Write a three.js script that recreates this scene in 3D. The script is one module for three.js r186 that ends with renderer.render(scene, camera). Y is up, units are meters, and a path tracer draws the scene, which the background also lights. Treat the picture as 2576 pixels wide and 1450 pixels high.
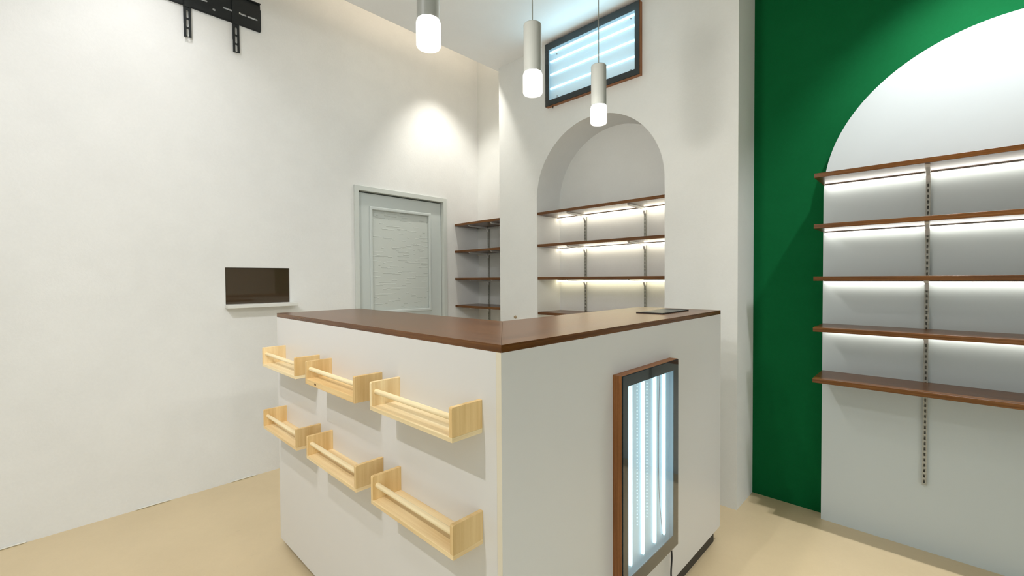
import * as THREE from 'three';
import { RoundedBoxGeometry } from 'three/addons/geometries/RoundedBoxGeometry.js';
import { mergeGeometries } from 'three/addons/utils/BufferGeometryUtils.js';
import { RectAreaLightUniformsLib } from 'three/addons/lights/RectAreaLightUniformsLib.js';

RectAreaLightUniformsLib.init();
const rad = THREE.MathUtils.degToRad;
const scene = new THREE.Scene();

// ---------------------------------------------------------------- camera
// +x runs along the left wall towards the arched partition, -z towards the left wall, metres
const camera = new THREE.PerspectiveCamera(66.36, 2576 / 1450, 0.05, 40);
camera.position.set(0, 1.33, 0);
{
  const yaw = rad(46.008), pitch = rad(-1.237);
  camera.lookAt(Math.sin(yaw) * Math.cos(pitch), 1.33 + Math.sin(pitch), -Math.cos(yaw) * Math.cos(pitch));
  camera.rotateZ(rad(-0.376));
}
const renderer = new THREE.WebGLRenderer({ antialias: true });
renderer.toneMapping = THREE.LinearToneMapping;
renderer.toneMappingExposure = 1.0;
renderer.shadowMap.enabled = true;
renderer.shadowMap.type = THREE.PCFSoftShadowMap;

// ---------------------------------------------------------------- light colours and strengths (every lamp is built further down)
const NEUTRAL = new THREE.Color().setRGB(0.985, 0.985, 1.0);
const DAYLIGHT_WHITE = new THREE.Color().setRGB(0.86, 0.98, 1.0);
const WARM = new THREE.Color().setRGB(1.0, 0.965, 0.88);
const COVE = new THREE.Color().setRGB(1.0, 0.85, 0.64);
const COOL = new THREE.Color().setRGB(0.48, 0.84, 1.0);
const SHELF_WHITE = new THREE.Color().setRGB(1.0, 0.955, 0.82);
const SHELF_WARM = new THREE.Color().setRGB(1.0, 0.95, 0.74);
const PENDANT_WHITE = new THREE.Color().setRGB(1.0, 0.97, 0.9);
// ceiling spots: position of the lens, point aimed at, candela, half angle in degrees, penumbra, colour, label
const GAIN = { niche: 1.25, arch: 1.45, boxes: 1.1, pendants: 0.42, cove: 1.6, sky: 1.0 };
// even overcast sky, seen only through the shop window behind the camera
scene.background = new THREE.Color().setRGB(2.1, 2.4, 2.5).multiplyScalar(GAIN.sky);
const SPOTS = [
  [[2.36, 3.44, -2.88], [2.52, 1.9, -3.05], 4.8, 42, 0.5, WARM, 1.3, 'white ceiling spotlight in the slot above the door'],
  [[0.33, 3.44, -2.80], [0.33, 2.1, -3.22], 1.65, 52, 1.0, NEUTRAL, 4, 'white ceiling spotlight in the slot above the television bracket'],
  [[-1.90, 3.44, -2.80], [-1.90, 2.1, -3.22], 4.5, 52, 1.0, NEUTRAL, 4, 'added fill spotlight in the slot to brighten the bare end of the long wall'],  // unseen fill lamp, added to brighten this end of the wall
  [[2.26, 3.06, 0.175], [2.80, 1.95, 0.20], 6.3, 47, 0.55, NEUTRAL, 1.3, 'white ceiling spotlight aimed at the white arch on the green wall'],
  [[2.26, 3.06, 0.10], [2.30, 0.0, 0.25], 11, 29, 0.8, NEUTRAL, 0.7, 'white ceiling spotlight aimed at the floor before the white arch'],
  [[2.05, 3.06, -0.36], [1.66, 0.8, -0.68], 3.4, 24, 0.9, WARM, 1.0, 'white ceiling spotlight aimed at the light box on the counter'],
  [[-1.05, 3.06, -1.02], [0.50, 0.35, -1.50], 8.4, 42, 0.8, NEUTRAL, 1.3, 'white ceiling spotlight aimed at the racks on the counter'],
  [[-0.50, 3.06, -1.20], [0.10, 1.0, -3.33], 8.5, 60, 1.0, NEUTRAL, 2, 'added fill spotlight on the ceiling washing the long wall'],  // general wash added to lift the long wall, no known lamp
  [[-1.5, 3.06, 1.2], [-1.4, 0.0, 1.1], 16, 60, 1.0, DAYLIGHT_WHITE, 5, 'added daylight fill spotlight over the open end of the shop'],  // daylight-tinted fill, added to soften the shadows on the counter front
];

// ---------------------------------------------------------------- helpers
let seed = 1234567;
const rnd = () => { seed = (Math.imul(seed, 1664525) + 1013904223) >>> 0; return seed / 4294967296; };
const used = {};
function numbered(name) { const n = used[name] = (used[name] ?? -1) + 1; return n ? name + '_' + String(n).padStart(3, '0') : name; }
// uv in metres, u along the grain axis (0 x, 1 y, 2 z) wherever the face allows it
function uvMetres(geo, grain = 0, shift = [0, 0]) {
  const g = geo.index ? geo.toNonIndexed() : geo;
  const p = g.attributes.position, uv = new Float32Array(p.count * 2);
  const a = new THREE.Vector3(), b = new THREE.Vector3(), c = new THREE.Vector3(), n = new THREE.Vector3();
  for (let i = 0; i < p.count; i += 3) {
    a.fromBufferAttribute(p, i); b.fromBufferAttribute(p, i + 1); c.fromBufferAttribute(p, i + 2);
    n.crossVectors(b.clone().sub(a), c.clone().sub(a));
    const m = [Math.abs(n.x), Math.abs(n.y), Math.abs(n.z)];
    const ax = m[0] >= m[1] && m[0] >= m[2] ? 0 : m[1] >= m[2] ? 1 : 2;
    let u = grain === ax ? (ax + 1) % 3 : grain, v = 3 - ax - u;
    [a, b, c].forEach((q, k) => { const t = [q.x, q.y, q.z]; uv[(i + k) * 2] = t[u] + shift[0]; uv[(i + k) * 2 + 1] = t[v] + shift[1]; });
  }
  g.setAttribute('uv', new THREE.BufferAttribute(uv, 2));
  return g;
}
function box(x0, x1, y0, y1, z0, z1, grain = 0, r = 0) {
  const w = x1 - x0, h = y1 - y0, d = z1 - z0;
  const g = r ? new RoundedBoxGeometry(w, h, d, 2, r) : new THREE.BoxGeometry(w, h, d);
  g.translate((x0 + x1) / 2, (y0 + y1) / 2, (z0 + z1) / 2);
  return uvMetres(g, grain, [rnd() * 3, rnd() * 3]);
}
function mesh(name, geo, mat, parent) {
  const m = new THREE.Mesh(geo, mat);
  m.name = parent === scene ? numbered(name) : name; m.castShadow = true; m.receiveShadow = true; parent.add(m); return m;
}
function thing(name, label, category, at = [0, 0, 0], group) {
  const g = new THREE.Group(); g.name = numbered(name); g.position.set(...at); g.userData = { label, category };
  if (group) g.userData.group = group; scene.add(g); return g;
}
// a part whose geometry is given in room coordinates
function part(t, name, geo, mat, of = t) { geo.translate(-t.position.x, -t.position.y, -t.position.z); return mesh(name, geo, mat, of); }
function struct(name, geo, mat, label, category) {
  const m = mesh(name, geo, mat, scene); m.userData = { kind: 'structure', label, category }; return m;
}
// flat outline in (z, y) pushed along x from x0 to x1
function extrudeX(shape, x0, x1, bevel = 0) {
  const g = new THREE.ExtrudeGeometry(shape, { depth: x1 - x0 - 2 * bevel, bevelEnabled: bevel > 0, bevelSize: bevel, bevelThickness: bevel, bevelOffset: -bevel, bevelSegments: 2, curveSegments: 64 });
  g.translate(0, 0, bevel); g.rotateY(Math.PI / 2);          // shape x -> -z, depth -> +x
  g.translate(x0, 0, 0); return uvMetres(g, 1);
}
function extrudeZ(shape, z0, z1, bevel = 0) {
  const g = new THREE.ExtrudeGeometry(shape, { depth: z1 - z0 - 2 * bevel, bevelEnabled: bevel > 0, bevelSize: bevel, bevelThickness: bevel, bevelOffset: -bevel, bevelSegments: 2, curveSegments: 24 });
  g.translate(0, 0, z0 + bevel); return uvMetres(g, 0);
}
const poly = (pts) => { const s = new THREE.Shape(); pts.forEach(([x, y], i) => i ? s.lineTo(x, y) : s.moveTo(x, y)); s.closePath(); return s; };
const rectPath = (x0, x1, y0, y1) => { const p = new THREE.Path(); p.moveTo(x0, y0); p.lineTo(x0, y1); p.lineTo(x1, y1); p.lineTo(x1, y0); p.closePath(); return p; };
function slotPath(cx, cy, len, wid, vertical) {
  const p = new THREE.Path(), r = wid / 2, h = len / 2 - r;
  if (vertical) { p.absarc(cx, cy + h, r, 0, Math.PI, false); p.absarc(cx, cy - h, r, Math.PI, 2 * Math.PI, false); }
  else { p.absarc(cx + h, cy, r, -Math.PI / 2, Math.PI / 2, false); p.absarc(cx - h, cy, r, Math.PI / 2, 1.5 * Math.PI, false); }
  p.closePath(); return p;
}
function tube(pts, r, seg = 24) {
  return new THREE.TubeGeometry(new THREE.CatmullRomCurve3(pts.map((p) => new THREE.Vector3(...p))), seg, r, 8, false);
}

// ---------------------------------------------------------------- textures (colour and relief of the stuff itself)
function lattice(n) { const a = new Float32Array(n * n); for (let i = 0; i < a.length; i++) a[i] = rnd(); return a; }
function noiseField(w, h, layers) {           // tileable: layers of [cells across, cells down, weight]
  const out = new Float32Array(w * h);
  for (const [cx, cy, k] of layers) {
    const n = Math.max(cx, cy), L = lattice(n);
    for (let j = 0; j < h; j++) for (let i = 0; i < w; i++) {
      const x = i / w * cx, y = j / h * cy, x0 = Math.floor(x), y0 = Math.floor(y);
      let fx = x - x0, fy = y - y0; fx = fx * fx * (3 - 2 * fx); fy = fy * fy * (3 - 2 * fy);
      const x1 = (x0 + 1) % cx, y1 = (y0 + 1) % cy;
      const v = (L[y0 * n + x0] * (1 - fx) + L[y0 * n + x1] * fx) * (1 - fy) + (L[y1 * n + x0] * (1 - fx) + L[y1 * n + x1] * fx) * fy;
      out[j * w + i] += (v - 0.5) * k;
    }
  }
  return out;
}
function texture(w, h, f, size, srgb = true) {   // f(index) -> [r, g, b] 0..255
  const d = new Uint8Array(w * h * 4);
  for (let i = 0; i < w * h; i++) { const c = f(i); for (let k = 0; k < 3; k++) d[i * 4 + k] = Math.max(0, Math.min(255, c[k])); d[i * 4 + 3] = 255; }
  const t = new THREE.DataTexture(d, w, h); t.wrapS = t.wrapT = THREE.RepeatWrapping; t.magFilter = THREE.LinearFilter; t.minFilter = THREE.LinearMipmapLinearFilter;
  t.generateMipmaps = true; if (srgb) t.colorSpace = THREE.SRGBColorSpace; t.repeat.set(1 / size[0], 1 / size[1]); t.needsUpdate = true; return t;
}
const plasterField = noiseField(512, 512, [[16, 16, 0.5], [48, 48, 0.5], [128, 128, 0.6], [250, 250, 0.4]]);
const plasterBump = texture(512, 512, (i) => { const v = 128 + plasterField[i] * 150; return [v, v, v]; }, [0.6, 0.6], false);
const floorField = noiseField(1024, 1024, [[5, 5, 0.9], [13, 13, 0.7], [60, 60, 0.35], [300, 300, 0.35]]);
const scuffField = noiseField(1024, 1024, [[90, 40, 1], [210, 120, 0.6]]);
const floorMap = texture(1024, 1024, (i) => { const v = floorField[i] * 6 - (scuffField[i] > 0.68 ? 5 : 0); return [233 + v, 219 + v, 192 + v * 1.1]; }, [2.3, 2.3]);
const brownField = noiseField(1024, 512, [[3, 40, 0.8], [6, 110, 0.8], [14, 230, 0.7], [200, 300, 0.25]]);
const brownMap = texture(1024, 512, (i) => { const v = brownField[i]; return [102 + v * 26, 63 + v * 21, 26 + v * 16]; }, [1.3, 0.5]);
const pineField = noiseField(512, 512, [[2, 5, 1.0], [3, 16, 0.55], [6, 90, 0.35], [120, 250, 0.15]]);
const pineMap = texture(512, 512, (i) => { const v = pineField[i]; return [240 + v * 22, 217 + v * 30, 171 + v * 38]; }, [0.5, 0.13]);
const paintField = noiseField(512, 512, [[7, 7, 0.8], [25, 25, 0.5], [200, 200, 0.4]]);
const paintMap = (r, g, b, k) => texture(512, 512, (i) => { const v = paintField[i] * k; return [r + v, g + v, b + v]; }, [1.7, 1.7]);
const rippleField = new Float32Array(512 * 512);
for (let k = 0; k < 170; k++) {             // thin raised dashes pressed into the door panels
  const y = Math.floor(rnd() * 508), x = Math.floor(rnd() * 512), L = 14 + Math.floor(rnd() * rnd() * 150), hgt = 2 + Math.floor(rnd() * 2);
  for (let a = 0; a < L; a++) for (let b = 0; b < hgt; b++) rippleField[(y + b) * 512 + (x + a) % 512] = 1;
}
const ripple = texture(512, 512, (i) => { const v = 110 + rippleField[i] * 110; return [v, v, v]; }, [0.62, 0.9], false);

// ---------------------------------------------------------------- materials
const std = (o) => new THREE.MeshStandardMaterial(o);
const M = {
  wall: std({ map: paintMap(234, 234, 232, 5), roughness: 0.85, bumpMap: plasterBump, bumpScale: 0.0005 }),
  pavement: std({ color: new THREE.Color().setRGB(0.36, 0.36, 0.35), roughness: 0.9 }),
  wallSmooth: std({ map: paintMap(233, 234, 232, 4), roughness: 0.75, bumpMap: plasterBump, bumpScale: 0.0003 }),
  ceiling: std({ map: paintMap(241, 242, 242, 3), roughness: 0.9 }),
  green: new THREE.MeshPhysicalMaterial({ map: paintMap(3, 92, 48, 4), roughness: 0.8, specularIntensity: 0.25, bumpMap: plasterBump, bumpScale: 0.0002 }),
  floor: new THREE.MeshPhysicalMaterial({ map: floorMap, roughness: 0.42, clearcoat: 0.25, clearcoatRoughness: 0.3, color: new THREE.Color().setRGB(0.81, 0.745, 0.615) }),
  panelWhite: std({ color: new THREE.Color().setRGB(0.58, 0.635, 0.65), roughness: 0.4 }),
  counterWhite: std({ color: new THREE.Color().setRGB(0.76, 0.752, 0.742), roughness: 0.35 }),
  edgeCream: std({ color: new THREE.Color().setRGB(0.80, 0.74, 0.60), roughness: 0.5 }),
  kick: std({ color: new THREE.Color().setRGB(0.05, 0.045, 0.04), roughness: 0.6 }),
  brown: new THREE.MeshPhysicalMaterial({ map: brownMap, roughness: 0.27, specularIntensity: 0.78 }),
  frameWood: std({ map: brownMap, color: new THREE.Color().setRGB(2.1, 2.05, 2.4), roughness: 0.5 }),
  pine: [[1, 1, 1], [1.0, 0.94, 0.86], [0.93, 0.80, 0.61], [0.84, 0.73, 0.57]].map((c) => std({ map: pineMap, color: new THREE.Color().setRGB(...c), roughness: 0.6 })),
  knot: std({ color: new THREE.Color().setRGB(0.22, 0.11, 0.04), roughness: 0.7 }),
  blackMetal: std({ color: new THREE.Color().setRGB(0.006, 0.009, 0.010), roughness: 0.55, metalness: 0.1 }),
  zinc: std({ color: new THREE.Color().setRGB(0.6, 0.62, 0.6), roughness: 0.35, metalness: 0.8 }),
  rail: std({ color: new THREE.Color().setRGB(0.40, 0.40, 0.36), roughness: 0.4, metalness: 0.15 }),
  bracket: std({ color: new THREE.Color().setRGB(0.82, 0.82, 0.81), roughness: 0.35, metalness: 0.1 }),
  blackGlassBorder: new THREE.MeshPhysicalMaterial({ color: new THREE.Color().setRGB(0.008, 0.018, 0.024), roughness: 0.5, specularIntensity: 0.2 }),
  pane: new THREE.MeshPhysicalMaterial({ color: 0xffffff, roughness: 0.02, transmission: 1, thickness: 0, ior: 1.4 }),
  boxBack: std({ color: new THREE.Color().setRGB(0.68, 0.80, 0.86), roughness: 0.5, emissive: new THREE.Color().setRGB(0.05, 0.10, 0.13).multiplyScalar(GAIN.boxes) }),
  boxLining: std({ color: new THREE.Color().setRGB(0.55, 0.62, 0.66), roughness: 0.5 }),
  ledCool: std({ color: 0xffffff, emissive: new THREE.Color().setRGB(0.6, 1.15, 1.45).multiplyScalar(GAIN.boxes) }),
  ledShelf: std({ color: 0xffffff, emissive: new THREE.Color().setRGB(6.6, 6.1, 4.9).multiplyScalar(GAIN.niche) }),
  ledArch: std({ color: 0xffffff, emissive: new THREE.Color().setRGB(4, 3.85, 3.5).multiplyScalar(GAIN.arch) }),
  ledShelfWarm: std({ color: 0xffffff, emissive: new THREE.Color().setRGB(6.4, 5.9, 4.0).multiplyScalar(GAIN.niche) }),
  ledCove: std({ color: 0xffffff, emissive: new THREE.Color().setRGB(2.5, 2.0, 1.35).multiplyScalar(GAIN.cove) }),
  ledOff: std({ color: new THREE.Color().setRGB(0.7, 0.7, 0.66), roughness: 0.5 }),
  lampGlow: std({ color: 0xffffff, emissive: new THREE.Color().setRGB(2.6, 2.5, 2.35).multiplyScalar(GAIN.pendants) }),
  lampBody: std({ color: new THREE.Color().setRGB(0.4, 0.41, 0.39), roughness: 0.4 }),
  cordGrey: std({ color: new THREE.Color().setRGB(0.22, 0.23, 0.2), roughness: 0.6 }),
  doorPaint: std({ color: new THREE.Color().setRGB(0.60, 0.645, 0.63), roughness: 0.35 }),
  doorPanel: std({ color: new THREE.Color().setRGB(0.60, 0.64, 0.61), roughness: 0.22, bumpMap: ripple, bumpScale: 0.005 }),
  doorFrame: std({ color: new THREE.Color().setRGB(0.64, 0.67, 0.64), roughness: 0.4 }),
  brownGlass: new THREE.MeshPhysicalMaterial({ color: new THREE.Color().setRGB(0.055, 0.036, 0.02), roughness: 0.06, clearcoat: 1, clearcoatRoughness: 0.02 }),
  sill: std({ color: new THREE.Color().setRGB(0.74, 0.74, 0.70), roughness: 0.4 }),
  darkPlate: std({ color: new THREE.Color().setRGB(0.045, 0.05, 0.045), roughness: 0.36, metalness: 0.3 }),
  tan: std({ color: new THREE.Color().setRGB(0.4, 0.31, 0.2), roughness: 0.8 }),
  caulk: std({ color: new THREE.Color().setRGB(0.82, 0.8, 0.72), roughness: 0.6 }),
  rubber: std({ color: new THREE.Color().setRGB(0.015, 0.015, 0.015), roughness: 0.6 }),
  redWire: std({ color: new THREE.Color().setRGB(0.12, 0.05, 0.05), roughness: 0.6 }),
};

// ---------------------------------------------------------------- room shell
const ZL = -3.33, XB = 2.965, XN = 2.67, ZN0 = -2.72, ZN1 = -0.81, X0 = -2.6, Z1 = 2.6, CEIL = 3.13, TOP = 3.6, LIP = -2.77;
struct('floor', box(X0 - 0.15, XB + 0.15, -0.1, 0, ZL - 0.15, Z1 + 0.15), M.floor, 'beige seamless floor of the shop', 'floor');
{ // wall behind the counter, with the door opening and the small serving window
  const s = poly([[X0, 0], [1.668, 0], [1.668, 2.064], [2.545, 2.064], [2.545, 0], [XB + 0.15, 0], [XB + 0.15, TOP], [X0, TOP]]);
  s.holes.push(rectPath(0.767, 1.163, 1.172, 1.414));
  struct('wall_left', extrudeZ(s, ZL - 0.15, ZL), M.wall, 'long cream white wall with the door and the small brown window', 'wall');
}
struct('wall_back', box(XB, XB + 0.15, 0, TOP, ZL, ZN1), M.wallSmooth, 'white wall behind the arched niche and the corner shelves', 'wall');
struct('wall_green', box(XB, XB + 0.15, 0, TOP, ZN1, Z1 + 0.15), M.green, 'deep green painted wall behind the white arch', 'wall');
const SW = [-2.2, 0.6, 0.12, 2.5];   // shop window in the wall behind the camera: x from, x to, y from, y to
{
  const s = poly([[X0 - 0.15, 0], [XB, 0], [XB, TOP], [X0 - 0.15, TOP]]); s.holes.push(rectPath(...SW));
  struct('wall_front', extrudeZ(s, Z1, Z1 + 0.15), M.wall, 'white wall with the shop window across the shop from the counter', 'wall');
  const t = new THREE.Group(); t.name = 'window_2'; t.position.set(-0.8, SW[2], Z1); t.userData = { kind: 'structure', label: 'wide shop window across the shop from the counter', category: 'window' }; scene.add(t);
  const f = poly([[SW[0], SW[2]], [SW[1], SW[2]], [SW[1], SW[3]], [SW[0], SW[3]]]), w = (SW[1] - SW[0]) / 3;
  for (let k = 0; k < 3; k++) f.holes.push(rectPath(SW[0] + k * w + 0.035, SW[0] + (k + 1) * w - 0.035, SW[2] + 0.06, SW[3] - 0.06));
  part(t, 'window_frame', extrudeZ(f, Z1 + 0.04, Z1 + 0.1, 0.003), M.doorFrame);
  for (let k = 0; k < 3; k++) part(t, 'window_pane', box(SW[0] + k * w + 0.033, SW[0] + (k + 1) * w - 0.033, SW[2] + 0.058, SW[3] - 0.058, Z1 + 0.068, Z1 + 0.072), M.pane);
  struct('pavement', box(-14, 14, -0.12, -0.02, Z1 + 0.15, 16), M.pavement, 'grey pavement outside the shop window', 'pavement');
}
struct('wall_right', box(X0 - 0.15, X0, 0, TOP, ZL - 0.15, Z1), M.wall, 'plain white wall at the far end of the shop', 'wall');
struct('ceiling', box(X0, XB, TOP, TOP + 0.1, ZL, Z1), M.ceiling, 'upper white ceiling above the light slot', 'ceiling');
struct('ceiling_lowered', box(X0, XB, CEIL, CEIL + 0.1, LIP, Z1, 0, 0.004), M.ceiling, 'lowered white ceiling over the counter', 'ceiling');
{ // partition with the arched niche
  const R = 0.529, zc = -1.768, yc = 1.953;
  const s = poly([[-ZN1, 0], [-ZN0, 0], [-ZN0, CEIL], [-ZN1, CEIL]]);
  const h = new THREE.Path(); h.moveTo(-zc - R, 0.1); h.lineTo(-zc - R, yc); h.absarc(-zc, yc, R, Math.PI, 0, true); h.lineTo(-zc + R, 0.1); h.closePath();
  s.holes.push(h);
  struct('wall_partition', extrudeX(s, XN, XB), M.wallSmooth, 'thick white partition wall with an arched shelf niche', 'wall');
}
{ // bead of filler left along the foot of the long wall
  const t = new THREE.Group(); t.name = 'trim_1'; t.userData = { kind: 'structure', label: 'broken white bead of filler along the foot of the long wall', category: 'trim' }; scene.add(t);
  for (const [a, b] of [[-0.25, -0.13], [0.30, 0.46], [0.78, 0.92]]) mesh('filler_bead', tube([[a, 0.004, ZL + 0.004], [(a + b) / 2, 0.005, ZL + 0.005], [b, 0.004, ZL + 0.004]], 0.0035, 8), M.caulk, t);
}
{ // door
  const t = new THREE.Group(); t.name = 'door_1'; t.position.set(2.1, 0, ZL); t.userData = { kind: 'structure', label: 'pale grey panelled door with a grey frame', category: 'door' }; scene.add(t);
  const f = poly([[1.652, 0], [1.652, 2.08], [2.56, 2.08], [2.56, 0], [2.522, 0], [2.522, 2.042], [1.688, 2.042], [1.688, 0]]);
  part(t, 'door_frame', extrudeZ(f, ZL - 0.1, ZL + 0.016, 0.002), M.doorFrame);
  const leaf = poly([[1.697, 0.006], [2.517, 0.006], [2.517, 2.033], [1.697, 2.033]]);
  leaf.holes.push(rectPath(1.80, 2.40, 1.045, 1.925)); leaf.holes.push(rectPath(1.80, 2.40, 0.16, 0.90));
  const lf = part(t, 'door_leaf', extrudeZ(leaf, ZL - 0.06, ZL - 0.022, 0.002), M.doorPaint);
  for (const [y0, y1] of [[1.045, 1.925], [0.16, 0.90]]) {
    part(t, 'door_panel', box(1.79, 2.41, y0 - 0.01, y1 + 0.01, ZL - 0.055, ZL - 0.036), M.doorPanel, lf);
    const o = poly([[1.795, y0 - 0.005], [2.405, y0 - 0.005], [2.405, y1 + 0.005], [1.795, y1 + 0.005]]); o.holes.push(rectPath(1.822, 2.378, y0 + 0.022, y1 - 0.022));
    part(t, 'door_moulding', extrudeZ(o, ZL - 0.036, ZL - 0.014, 0.007), M.doorPaint, lf);
  }
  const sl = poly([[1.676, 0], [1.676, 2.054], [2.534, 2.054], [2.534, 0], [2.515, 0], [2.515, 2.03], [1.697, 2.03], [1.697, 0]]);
  part(t, 'door_gap_shade', extrudeZ(sl, ZL - 0.068, ZL - 0.061), M.rubber);  // no seal: black strip put in as the shade of the door gap
  part(t, 'door_handle', mergeGeometries([box(1.725, 1.76, 0.93, 1.07, ZL - 0.022, ZL - 0.016), box(1.735, 1.85, 0.995, 1.012, ZL + 0.02, ZL + 0.034), box(1.735, 1.75, 0.995, 1.012, ZL - 0.018, ZL + 0.03)]), M.zinc, lf);
}
{ // small serving window of brown glass
  const t = new THREE.Group(); t.name = 'window_1'; t.position.set(0.965, 1.172, ZL); t.userData = { kind: 'structure', label: 'small brown glazed serving window with a white sill', category: 'window' }; scene.add(t);
  part(t, 'window_pane', box(0.767, 1.163, 1.172, 1.414, ZL - 0.03, ZL - 0.012), M.brownGlass);
  part(t, 'window_sill', box(0.762, 1.19, 1.148, 1.172, ZL - 0.005, ZL + 0.075, 0, 0.003), M.sill);
}

// ---------------------------------------------------------------- counter
const XC = 0.765, ZC = -0.777, TOPY = 1.165, WT = 0.02, ZE = -2.372, XE = 2.303, IN = 0.435;
{
  const t = thing('reception_counter', 'L-shaped white reception counter with racks and a light box', 'counter', [1.3, 0, -1.4]);
  const top = TOPY - WT;
  part(t, 'rack_panel', box(XC, XC + 0.018, 0.03, top, ZE, ZC - 0.019, 1), M.counterWhite);
  part(t, 'light_box_panel', box(XC, XE, 0.074, top, ZC - 0.018, ZC, 0), M.counterWhite);
  part(t, 'panel_edge_band', box(XC - 0.0008, XC, 0.05, top, ZC - 0.018, ZC - 0.0005, 1), M.edgeCream).userData.label = 'cream edge of the panel at the corner';
  part(t, 'panel_edge_band', box(XC, XC + 0.018, 0.03, top, ZE - 0.0008, ZE, 1), M.edgeCream);
  part(t, 'panel_edge_band', box(XE, XE + 0.0008, 0.074, top, ZC - 0.018, ZC, 1), M.edgeCream);
  part(t, 'inner_panel', box(XC + IN - 0.035, XC + IN - 0.017, 0.03, top, ZE, ZC - IN + 0.017, 1), M.counterWhite);
  part(t, 'inner_panel', box(XC + IN - 0.035, XE, 0.074, top, ZC - IN + 0.017, ZC - IN + 0.035, 0), M.counterWhite);
  part(t, 'end_panel', box(XC + 0.018, XC + IN - 0.035, 0.03, top, ZE, ZE + 0.018, 0), M.counterWhite);
  part(t, 'end_panel', box(XE - 0.018, XE, 0.074, top, ZC - IN + 0.035, ZC - 0.018, 2), M.counterWhite);
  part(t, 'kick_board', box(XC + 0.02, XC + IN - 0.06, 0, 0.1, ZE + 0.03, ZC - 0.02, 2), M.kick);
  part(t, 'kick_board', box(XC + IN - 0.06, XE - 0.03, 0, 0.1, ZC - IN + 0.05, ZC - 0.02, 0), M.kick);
}
{ // worktop: two lengths mitred at the corner
  const t = thing('worktop', 'brown wood-grain worktop lying on the white counter', 'worktop', [1.3, TOPY - WT, -1.4]);
  const flat = (pts, grain) => {
    const g = new THREE.ExtrudeGeometry(poly(pts.map(([x, z]) => [x, -z])), { depth: WT - 0.0024, bevelEnabled: true, bevelSize: 0.0012, bevelThickness: 0.0012, bevelOffset: -0.0012, bevelSegments: 2 });
    g.rotateX(-Math.PI / 2); g.translate(0, TOPY - WT + 0.0012, 0); return uvMetres(g, grain, [rnd(), rnd()]);
  };
  part(t, 'worktop_length', flat([[XC, ZC], [XC + IN, ZC - IN], [XC + IN, ZE], [XC, ZE]], 2), M.brown);
  part(t, 'worktop_length', flat([[XC + 0.0003, ZC], [XE, ZC], [XE, ZC - IN], [XC + IN + 0.0003, ZC - IN]], 0), M.brown);
}
{
  const t = thing('cable_plate', 'thin dark grey plate lying on the right end of the worktop', 'plate', [2.02, TOPY, -0.945]);
  part(t, 'plate_body', box(1.885, 2.16, TOPY, TOPY + 0.004, -1.01, -0.882, 0, 0.0015), M.darkPlate);
  part(t, 'plate_rim', mergeGeometries([box(1.882, 2.163, TOPY, TOPY + 0.0055, -0.884, -0.880), box(1.882, 1.886, TOPY, TOPY + 0.0055, -1.012, -0.88), box(2.159, 2.163, TOPY, TOPY + 0.0055, -1.012, -0.88)]), M.rubber);
}
// spice racks
function rack(name, label, y, z, tone, variant) {
  const t = thing(name, label, 'rack', [XC, y, z], 'pine racks on the counter front');
  const L = 0.406, D = 0.1, T = 0.0125, H = 0.087, mat = M.pine[tone], alt = M.pine[(tone + 1) % M.pine.length];
  const base = variant ? box(-D, 0, 0, 0.021, -L / 2 + T, L / 2 - T, 2, 0.001) : box(-D, 0, 0, T, -L / 2, L / 2, 2, 0.001);
  const b = mesh('base_board', base, variant ? M.pine[2] : mat, t);
  for (const s of [-1, 1]) {
    const lo = variant ? 0 : T, sh = new THREE.Shape();
    sh.moveTo(0, lo); sh.lineTo(-D, lo); sh.lineTo(-D, H - 0.006); sh.quadraticCurveTo(-D, H, -D + 0.006, H); sh.lineTo(0, H); sh.closePath();
    const g = extrudeZ(sh, -T / 2, T / 2, 0.0008); g.translate(0, 0, s * (L / 2 - T / 2));
    uvMetres(g, 1, [rnd() * 2, rnd() * 2]);
    mesh('side_panel', g, s < 0 ? alt : M.pine[Math.min(3, tone + 2)], t);  // sides get darker pine tones: their shade is put into the colour
  }
  const d = new THREE.CylinderGeometry(0.0078, 0.0078, L - 2 * T, 20); d.rotateX(Math.PI / 2); d.translate(-D + 0.016, 0.056, 0);
  mesh('dowel_rail', uvMetres(d, 2), M.pine[0], t);
  if (variant) { const k = new THREE.SphereGeometry(0.006, 12, 8); k.scale(0.14, 0.7, 1.5); k.translate(-D, 0.011, -0.11); mesh('wood_knot', k, M.knot, b).userData.label = 'dark knot in the front of the board'; }
  return t;
}
const RZ = [-2.066, -1.556, -1.052];
rack('spice_rack', 'pine rack nearest the long wall in the upper row on the counter', 0.928, RZ[0], 0);
rack('spice_rack', 'middle pine rack of the upper row with a knotty orange base board', 0.928, RZ[1], 2, true);
rack('spice_rack', 'pine rack nearest the counter corner in the upper row', 0.928, RZ[2], 0);
rack('spice_rack', 'pine rack nearest the long wall in the lower row on the counter', 0.636, RZ[0], 1);
rack('spice_rack', 'middle pine rack of the lower row on the counter', 0.636, RZ[1], 1);
rack('spice_rack', 'pine rack nearest the counter corner in the lower row', 0.636, RZ[2], 1);

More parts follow.
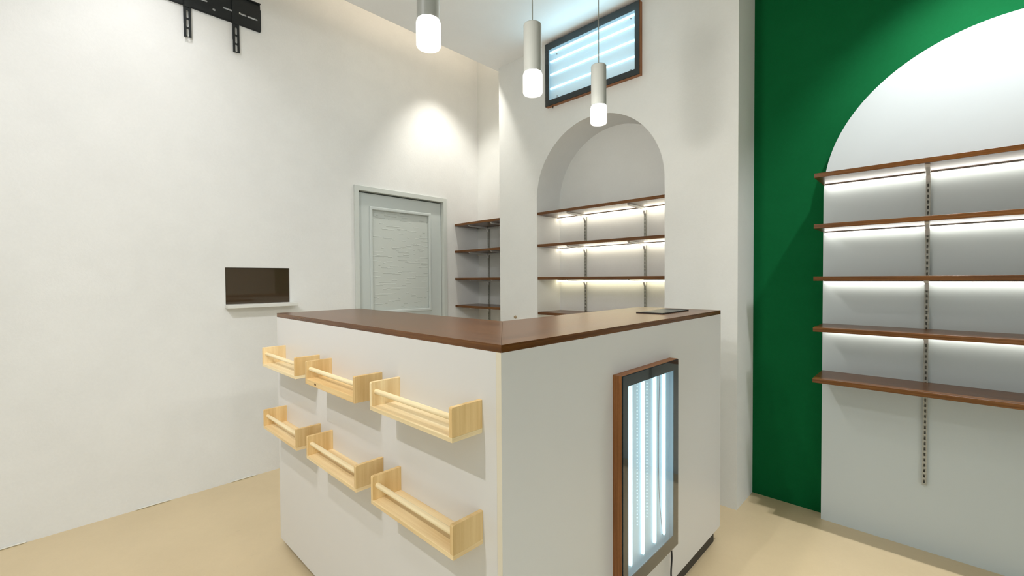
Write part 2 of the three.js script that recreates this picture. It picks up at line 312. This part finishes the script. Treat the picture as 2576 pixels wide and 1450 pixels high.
// ---------------------------------------------------------------- light boxes
// built facing +z, centred on x, bottom at y 0, back at z 0
function lightBox(label, w, h, vertical, border, at, turn) {
  const t = thing('light_box', label, 'light box', at), D = 0.039, F = 0.014;
  t.rotation.y = turn;
  const fr = poly([[-w / 2, 0], [w / 2, 0], [w / 2, h], [-w / 2, h]]); fr.holes.push(rectPath(-w / 2 + F, w / 2 - F, F, h - F));
  mesh('wooden_frame', extrudeZ(fr, 0, D - 0.0048, 0.001), M.frameWood, t);
  const bd = poly([[-w / 2 + 0.001, 0.001], [w / 2 - 0.001, 0.001], [w / 2 - 0.001, h - 0.001], [-w / 2 + 0.001, h - 0.001]]);
  const [bx0, bx1, by0, by1] = border;
  bd.holes.push(rectPath(-w / 2 + bx0, w / 2 - bx1, by0, h - by1));
  mesh('black_border', extrudeZ(bd, D - 0.0045, D - 0.0018), M.blackGlassBorder, t).userData.label = 'black painted border of the glass';
  const back = mesh('light_panel', box(-w / 2 + F, w / 2 - F, F, h - F, 0, 0.006), M.boxBack, t);
  for (const [a, b, c, d] of [[-w / 2 + F, -w / 2 + F + 0.002, F, h - F], [w / 2 - F - 0.002, w / 2 - F, F, h - F], [-w / 2 + F, w / 2 - F, F, F + 0.002], [-w / 2 + F, w / 2 - F, h - F - 0.002, h - F]]) mesh('box_lining', box(a, b, c, d, 0.006, D - 0.005), M.boxLining, t);
  const ix0 = -w / 2 + bx0, ix1 = w / 2 - bx1, iy0 = by0, iy1 = h - by1, bars = vertical ? [-0.118, -0.0285, 0.065, 0.143] : [0.25, 0.53, 0.785, 0.97];
  for (const q of bars) {
    const c = vertical ? q : iy0 + (iy1 - iy0) * q;
    const g = vertical ? box(c - 0.005, c + 0.005, iy0 + 0.01, iy1 + 0.01, 0.006, 0.016) : box(ix0 - 0.005, ix1 + 0.005, c - 0.005, c + 0.005, 0.006, 0.016);
    mesh('led_bar', g, M.ledCool, t);
    const l = vertical ? new THREE.RectAreaLight(COOL, 9 * GAIN.boxes, 0.01, iy1 - iy0) : new THREE.RectAreaLight(COOL, 27 * GAIN.boxes, ix1 - ix0, 0.01);
    l.position.set(vertical ? c : (ix0 + ix1) / 2, vertical ? (iy0 + iy1) / 2 : c, 0.0165); l.rotation.y = Math.PI; t.add(l);
  }
  if (vertical) {
    for (const q of [-0.062, 0.012]) { // two rows of bare led chips
      const gs = []; for (let k = 0; k < 44; k++) { const g = new THREE.BoxGeometry(0.002, 0.0028, 0.002); g.translate(q, iy0 + 0.13 + k * 0.0125, 0.007); gs.push(g); }
      mesh('led_chip_row', mergeGeometries(gs), M.ledCool, t).userData.kind = 'stuff';
    }
    const xw = 0.082;
    mesh('thin_wire', tube([[xw + 0.01, iy1 - 0.01, 0.018], [xw, iy1 - 0.25, 0.018], [xw + 0.006, iy0 + 0.2, 0.018], [xw + 0.035, iy0 + 0.02, 0.018]], 0.0009), M.redWire, t);
  } else {
    for (const [u, v] of [[0.08, 0.9], [0.94, 0.93], [0.08, 0.07], [0.94, 0.05]]) { const g = new THREE.CylinderGeometry(0.003, 0.003, 0.003, 10); g.rotateX(Math.PI / 2); g.translate(ix0 + (ix1 - ix0) * u, iy0 + (iy1 - iy0) * v, 0.008); mesh('panel_screw', g, M.blackMetal, back); }
  }
  mesh('glass_pane', box(-w / 2 + 0.002, w / 2 - 0.002, 0.002, h - 0.002, D - 0.001, D), M.pane, t);
  return t;
}
lightBox('lit upright light box with a brown frame on the counter', 0.434, 0.749, true, [0.037, 0.042, 0.052, 0.040], [1.502, 0.257, ZC], 0);
{
  const t = lightBox('lit wide light box high on the partition above the arch', 0.785, 0.472, false, [0.036, 0.034, 0.042, 0.052], [XN, 2.64, -1.7835], -Math.PI / 2);
  mesh('cable_stub', tube([[-0.33, 0, 0.02], [-0.33, -0.008, 0.021], [-0.328, -0.02, 0.022]], 0.0035, 8), M.rubber, t);
}
{
  const c = mesh('power_cable', tube([[1.706, 0.256, ZC + 0.012], [1.712, 0.2, ZC + 0.014], [1.706, 0.12, ZC + 0.014], [1.70, 0.02, ZC + 0.03], [1.68, 0.006, ZC + 0.035], [1.58, 0.006, ZC + 0.02]], 0.0035, 40), M.rubber, scene);
  c.userData = { label: 'black power cable hanging from the light box on the counter', category: 'cable' };
}

// ---------------------------------------------------------------- shelves
// slotted upright fixed to a wall facing -x; its face lies at x
function upright(label, x, z, y0, y1, group) {
  const t = thing('slotted_upright', label, 'shelf rail', [x, y0, z], group), W = 0.0165, h = y1 - y0;
  const s = poly([[-W / 2, 0], [W / 2, 0], [W / 2, h], [-W / 2, h]]);
  for (let y = 0.018; y < h - 0.012; y += 0.0262) s.holes.push(rectPath(-0.0033, 0.0033, y - 0.0075, y + 0.0075));
  mesh('slotted_face', extrudeX(s, -0.0155, -0.0135), M.rail, t);
  mesh('rail_side', box(-0.0135, 0, 0, h, -W / 2, -W / 2 + 0.002), M.rail, t);
  mesh('rail_side', box(-0.0135, 0, 0, h, W / 2 - 0.002, W / 2), M.rail, t);
  mesh('rail_back', box(-0.0012, 0, 0, h, -W / 2 + 0.002, W / 2 - 0.002), M.rail, t);
  for (const y of [0, h - 0.002]) mesh('rail_end', box(-0.0135, -0.0012, y, y + 0.002, -W / 2 + 0.002, W / 2 - 0.002), M.rail, t);
  return t;
}
// brown shelf: front edge at xf, wall at xw, top at y
function shelf(label, xf, xw, y, th, z0, z1, rails, led, group, gap = 0.022) {
  const t = thing('wall_shelf', label, 'shelf', [xw, y - th, (z0 + z1) / 2], group);
  part(t, 'shelf_board', box(xf, xw - 0.0005, y - th, y, z0, z1, 2, 0.0012), M.brown);
  for (const z of rails) {
    const s = poly([[xw - 0.016, -0.002], [xw - 0.016, -0.05], [xw - 0.022, -0.046], [xw - 0.04, -0.016], [xf + 0.05, -0.012], [xf + 0.035, -0.002]]);
    const g = extrudeZ(s, z - 0.008, z + 0.008, 0.001); g.translate(0, y - th + 0.002, 0);
    part(t, 'shelf_bracket', g, M.bracket);
  }
  if (led) {
    const xs = xw - gap, L = z1 - z0 - 0.02, zm = (z0 + z1) / 2, yb = y - th;
    const tb = new THREE.CylinderGeometry(0.0065, 0.0065, L, 12); tb.rotateX(Math.PI / 2); tb.translate(xs, yb - 0.0125, zm);
    const holder = part(t, 'led_holder', box(xs - 0.005, xs + 0.005, yb - 0.006, yb, z0 + 0.01, z1 - 0.01), M.bracket);
    part(t, 'led_tube', tb, led.mat, holder);
    if (led.cd) { const l = new THREE.RectAreaLight(led.color, led.cd, 0.012, L); l.position.set(xs - xw, -0.0192, 0); l.rotation.x = -Math.PI / 2; t.add(l); }
    part(t, 'led_wire', tube([[xs - 0.012, yb - 0.002, z0 + 0.012], [xs - 0.012, yb - 0.003, zm], [xs - 0.012, yb - 0.002, z1 - 0.012]], 0.0012, 12), M.rubber, holder);
  }
  return t;
}
const ledArch = { mat: M.ledArch, color: SHELF_WHITE, cd: 2.4 * GAIN.arch }, ledA = { mat: M.ledShelf, color: SHELF_WHITE, cd: 2 * GAIN.niche }, ledB = { mat: M.ledShelfWarm, color: SHELF_WARM, cd: 2 * GAIN.niche };
// arched niche
const NZ0 = -2.2965, NZ1 = -1.2395, NR = [-2.031, -1.516];
const nicheNames = ['topmost brown shelf in the arched niche with a light below', 'second brown shelf from the top in the arched niche', 'third brown shelf from the top in the arched niche', 'lowest visible brown shelf in the arched niche beside the worktop'];
[1.853, 1.600, 1.340, 1.062].forEach((y, i) => shelf(nicheNames[i], XN + 0.004, XB, y, 0.021, NZ0, NZ1, NR, i < 2 ? ledA : ledB, 'shelves in the arched niche', 0.038));
upright('slotted metal upright in the niche on the side of the corner shelves', XB, NR[0], 0.5, 1.83, 'uprights in the niche');
upright('slotted metal upright in the niche on the side of the green wall', XB, NR[1], 0.5, 1.83, 'uprights in the niche');
// corner alcove between the long wall and the partition
const cornerNames = ['topmost dark brown shelf in the corner beside the door', 'second dark brown shelf from the top in the corner beside the door', 'third dark brown shelf from the top in the corner beside the door', 'fourth dark brown shelf from the top in the corner beside the door'];
[1.853, 1.600, 1.340, 1.080].forEach((y, i) => shelf(cornerNames[i], XN - 0.006, XB, y, 0.021, ZL + 0.001, ZN0 - 0.002, [-3.167, -2.87], { mat: M.ledOff }, 'unlit corner shelves'));
upright('slotted metal upright behind the corner shelves beside the door', XB, -3.167, 0.5, 1.83, 'uprights behind the corner shelves');
upright('slotted metal upright behind the corner shelves beside the partition', XB, -2.87, 0.5, 1.83, 'uprights behind the corner shelves');
// white arch on the green wall
const XP = 2.89, PZ0 = -0.447, PR = 0.69, PZC = PZ0 + PR, PYC = 1.778;
{
  const s = new THREE.Shape(); s.moveTo(-PZ0, 0); s.lineTo(-PZ0, PYC); s.absarc(-PZC, PYC, PR, 0, Math.PI, false); s.lineTo(-PZ0 - 2 * PR, 0); s.closePath();
  const g = extrudeX(s, XP, XB - 0.001), m = mesh('arched_panel', g, M.panelWhite, scene);
  m.userData = { label: 'tall white arched panel standing against the green wall', category: 'panel' };
}
const PRZ = [-0.036, 0.522];
const greenNames = ['topmost brown shelf on the white arched panel', 'second brown shelf from the top on the white arched panel', 'third brown shelf from the top on the white arched panel', 'fourth brown shelf from the top on the white arched panel', 'lowest brown shelf on the white arched panel without a light'];
[1.842, 1.590, 1.330, 1.076, 0.820].forEach((y, i) => shelf(greenNames[i], 2.632, XP, y, 0.022, PZ0, PZ0 + 2 * PR, PRZ, i < 4 ? ledArch : null, 'shelves on the white arch'));
upright('slotted metal upright on the white arched panel nearest the green wall', XP, PRZ[0], 0.325, 1.82, 'uprights on the white arch');
upright('slotted metal upright on the white arched panel furthest from the counter', XP, PRZ[1], 0.325, 1.82, 'uprights on the white arch');

// ---------------------------------------------------------------- pendants
[['pendant lamp nearest the camera over the counter corner', 0.725], ['middle pendant lamp of the three over the counter', 1.158], ['pendant lamp furthest from the camera in front of the arch', 1.570]].forEach(([label, x]) => {
  const t = thing('pendant_lamp', 'white cylindrical ' + label, 'lamp', [x, 1.964, -1.012], 'pendant lamps over the counter');
  const d = new THREE.LatheGeometry([[0, 0], [0.026, 0], [0.031, 0.002], [0.0335, 0.007], [0.0335, 0.066], [0.032, 0.072], [0, 0.074]].map((p) => new THREE.Vector2(...p)), 40);
  mesh('glass_diffuser_lamp', d, M.lampGlow, t);
  const b = new THREE.LatheGeometry([[0, 0.074], [0.030, 0.074], [0.031, 0.075], [0.031, 0.236], [0.030, 0.238], [0, 0.238]].map((p) => new THREE.Vector2(...p)), 40);
  mesh('lamp_body', b, M.lampBody, t);
  const c = new THREE.CylinderGeometry(0.0018, 0.0018, CEIL - 1.964 - 0.238, 8); c.translate(0, 0.238 + (CEIL - 1.964 - 0.238) / 2, 0); mesh('lamp_cord', c, M.cordGrey, t);
  const r = new THREE.CylinderGeometry(0.04, 0.04, 0.022, 32); r.translate(0, CEIL - 1.964 - 0.011, 0); mesh('ceiling_rose', r, M.lampBody, t);
  const l = new THREE.PointLight(PENDANT_WHITE, 1.6 * GAIN.pendants); l.position.set(0, 0.035, 0); l.castShadow = true; l.shadow.radius = 1.2; t.add(l);
});

// ---------------------------------------------------------------- ceiling spots
for (const [at, aim, cd, half, pen, color, soft, label] of SPOTS) {
  const y1 = at[2] < LIP ? TOP : CEIL, t = thing('ceiling_spotlight', label, 'spotlight', [at[0], y1, at[2]], 'ceiling spotlights');
  const dir = new THREE.Vector3(...aim).sub(new THREE.Vector3(...at)).normalize(), q = new THREE.Quaternion().setFromUnitVectors(new THREE.Vector3(0, -1, 0), dir);
  const off = new THREE.Vector3(0, at[1] - y1, 0);
  const stem = new THREE.CylinderGeometry(0.008, 0.008, Math.abs(off.y), 12); stem.translate(0, off.y / 2, 0); mesh('spot_stem', stem, M.lampBody, t);
  const can = new THREE.LatheGeometry([[0, 0.05], [0.028, 0.05], [0.034, 0.044], [0.034, -0.05], [0.030, -0.05], [0.030, -0.038], [0, -0.038]].map((p) => new THREE.Vector2(...p)), 28);
  can.applyQuaternion(q); can.translate(off.x, off.y, off.z); mesh('spot_can', can, M.lampBody, t);
  const lens = new THREE.CylinderGeometry(0.029, 0.029, 0.004, 24); lens.translate(0, -0.041, 0); lens.applyQuaternion(q); lens.translate(off.x, off.y, off.z); mesh('spot_lens_lamp', lens, M.lampGlow, t);
  const l = new THREE.SpotLight(color, cd /*S*/, 0, rad(half), pen, 2);
  l.position.copy(off).addScaledVector(dir, 0.053); l.castShadow = true; l.shadow.radius = soft; l.shadow.mapSize.set(1024, 1024);
  const target = new THREE.Object3D(); target.name = 'aim'; target.position.copy(off).addScaledVector(dir, 1); t.add(target); l.target = target; t.add(l);
}

{ // warm strip lying on the lowered ceiling, out of sight behind its edge
  const t = thing('cove_light', 'warm led strip hidden on the lowered ceiling beside the slot', 'light strip', [2.08, CEIL + 0.1, LIP + 0.05]);
  mesh('strip_tray', box(-0.86, 0.86, 0, 0.006, -0.012, 0.012), M.bracket, t);
  mesh('led_strip', box(-0.85, 0.85, 0.006, 0.012, -0.006, 0.006), M.ledCove, t);
  const l = new THREE.RectAreaLight(COVE, 60 * GAIN.cove, 1.7, 0.012); l.position.set(0, 0.0135, 0); l.rotation.x = Math.PI / 2; t.add(l);
}

// ---------------------------------------------------------------- television bracket on the long wall
{
  const t = thing('television_bracket', 'black slotted steel television bracket high on the long wall', 'bracket', [0.727, 2.82, ZL]);
  const z0 = ZL, zp = ZL + 0.011, s = poly([[0.45, 3.012], [1.0, 3.012], [1.004, 3.02], [1.004, 3.155], [1.0, 3.16], [1.0, 3.185], [0.995, 3.194], [0.46, 3.194], [0.45, 3.185]]);
  for (const [cx, cy, L] of [[0.85, 3.085, 0.135], [0.953, 3.085, 0.062], [0.655, 3.085, 0.09], [0.53, 3.085, 0.10]]) s.holes.push(slotPath(cx, cy, L, 0.013, false));
  const c = new THREE.Path(); c.absarc(0.734, 3.049, 0.0085, 0, Math.PI * 2, false); s.holes.push(c);
  part(t, 'wall_plate', extrudeZ(s, zp - 0.003, zp), M.blackMetal);
  part(t, 'plate_flange', box(0.45, 1.0, 3.19, 3.196, z0, zp + 0.012), M.blackMetal);
  part(t, 'plate_flange', box(0.45, 1.0, 3.010, 3.014, z0, zp), M.blackMetal);
  for (const x of [0.592, 0.852]) {
    const a = poly([[x - 0.019, 2.816], [x + 0.019, 2.820], [x + 0.019, 3.28], [x - 0.019, 3.28]]);
    for (let k = 0; k < 8; k++) if (k < 3 || k > 5) a.holes.push(slotPath(x, 2.846 + k * 0.0555, 0.047, 0.0115, true));
    const arm = part(t, 'screen_arm', extrudeZ(a, zp + 0.006, zp + 0.009), M.blackMetal);
    for (const s2 of [-1, 1]) part(t, 'arm_side', box(x + s2 * 0.0178 - 0.0012, x + s2 * 0.0178 + 0.0012, s2 < 0 ? 2.9 : 2.9, 3.25, zp, zp + 0.007), M.blackMetal, arm);
    part(t, 'arm_hook', box(x - 0.014, x + 0.014, 3.0, 3.03, zp, zp + 0.012), M.blackMetal, arm);
  }
  const bolt = new THREE.CylinderGeometry(0.007, 0.007, 0.006, 6); bolt.rotateX(Math.PI / 2); bolt.translate(0.875, 3.083, zp + 0.004); part(t, 'wall_bolt', bolt, M.zinc);
}
{ // small tan plug low on the partition
  const g = new THREE.CylinderGeometry(0.010, 0.013, 0.012, 18); g.rotateZ(Math.PI / 2); g.translate(XN - 0.006, 1.008, -2.538);
  const m = mesh('wall_plug', g, M.tan, scene); m.userData = { label: 'small tan plug in the partition beside the worktop', category: 'plug' };
}

scene.traverse((o) => { if (o.isMesh) { o.castShadow = true; o.receiveShadow = true; } });
renderer.render(scene, camera);
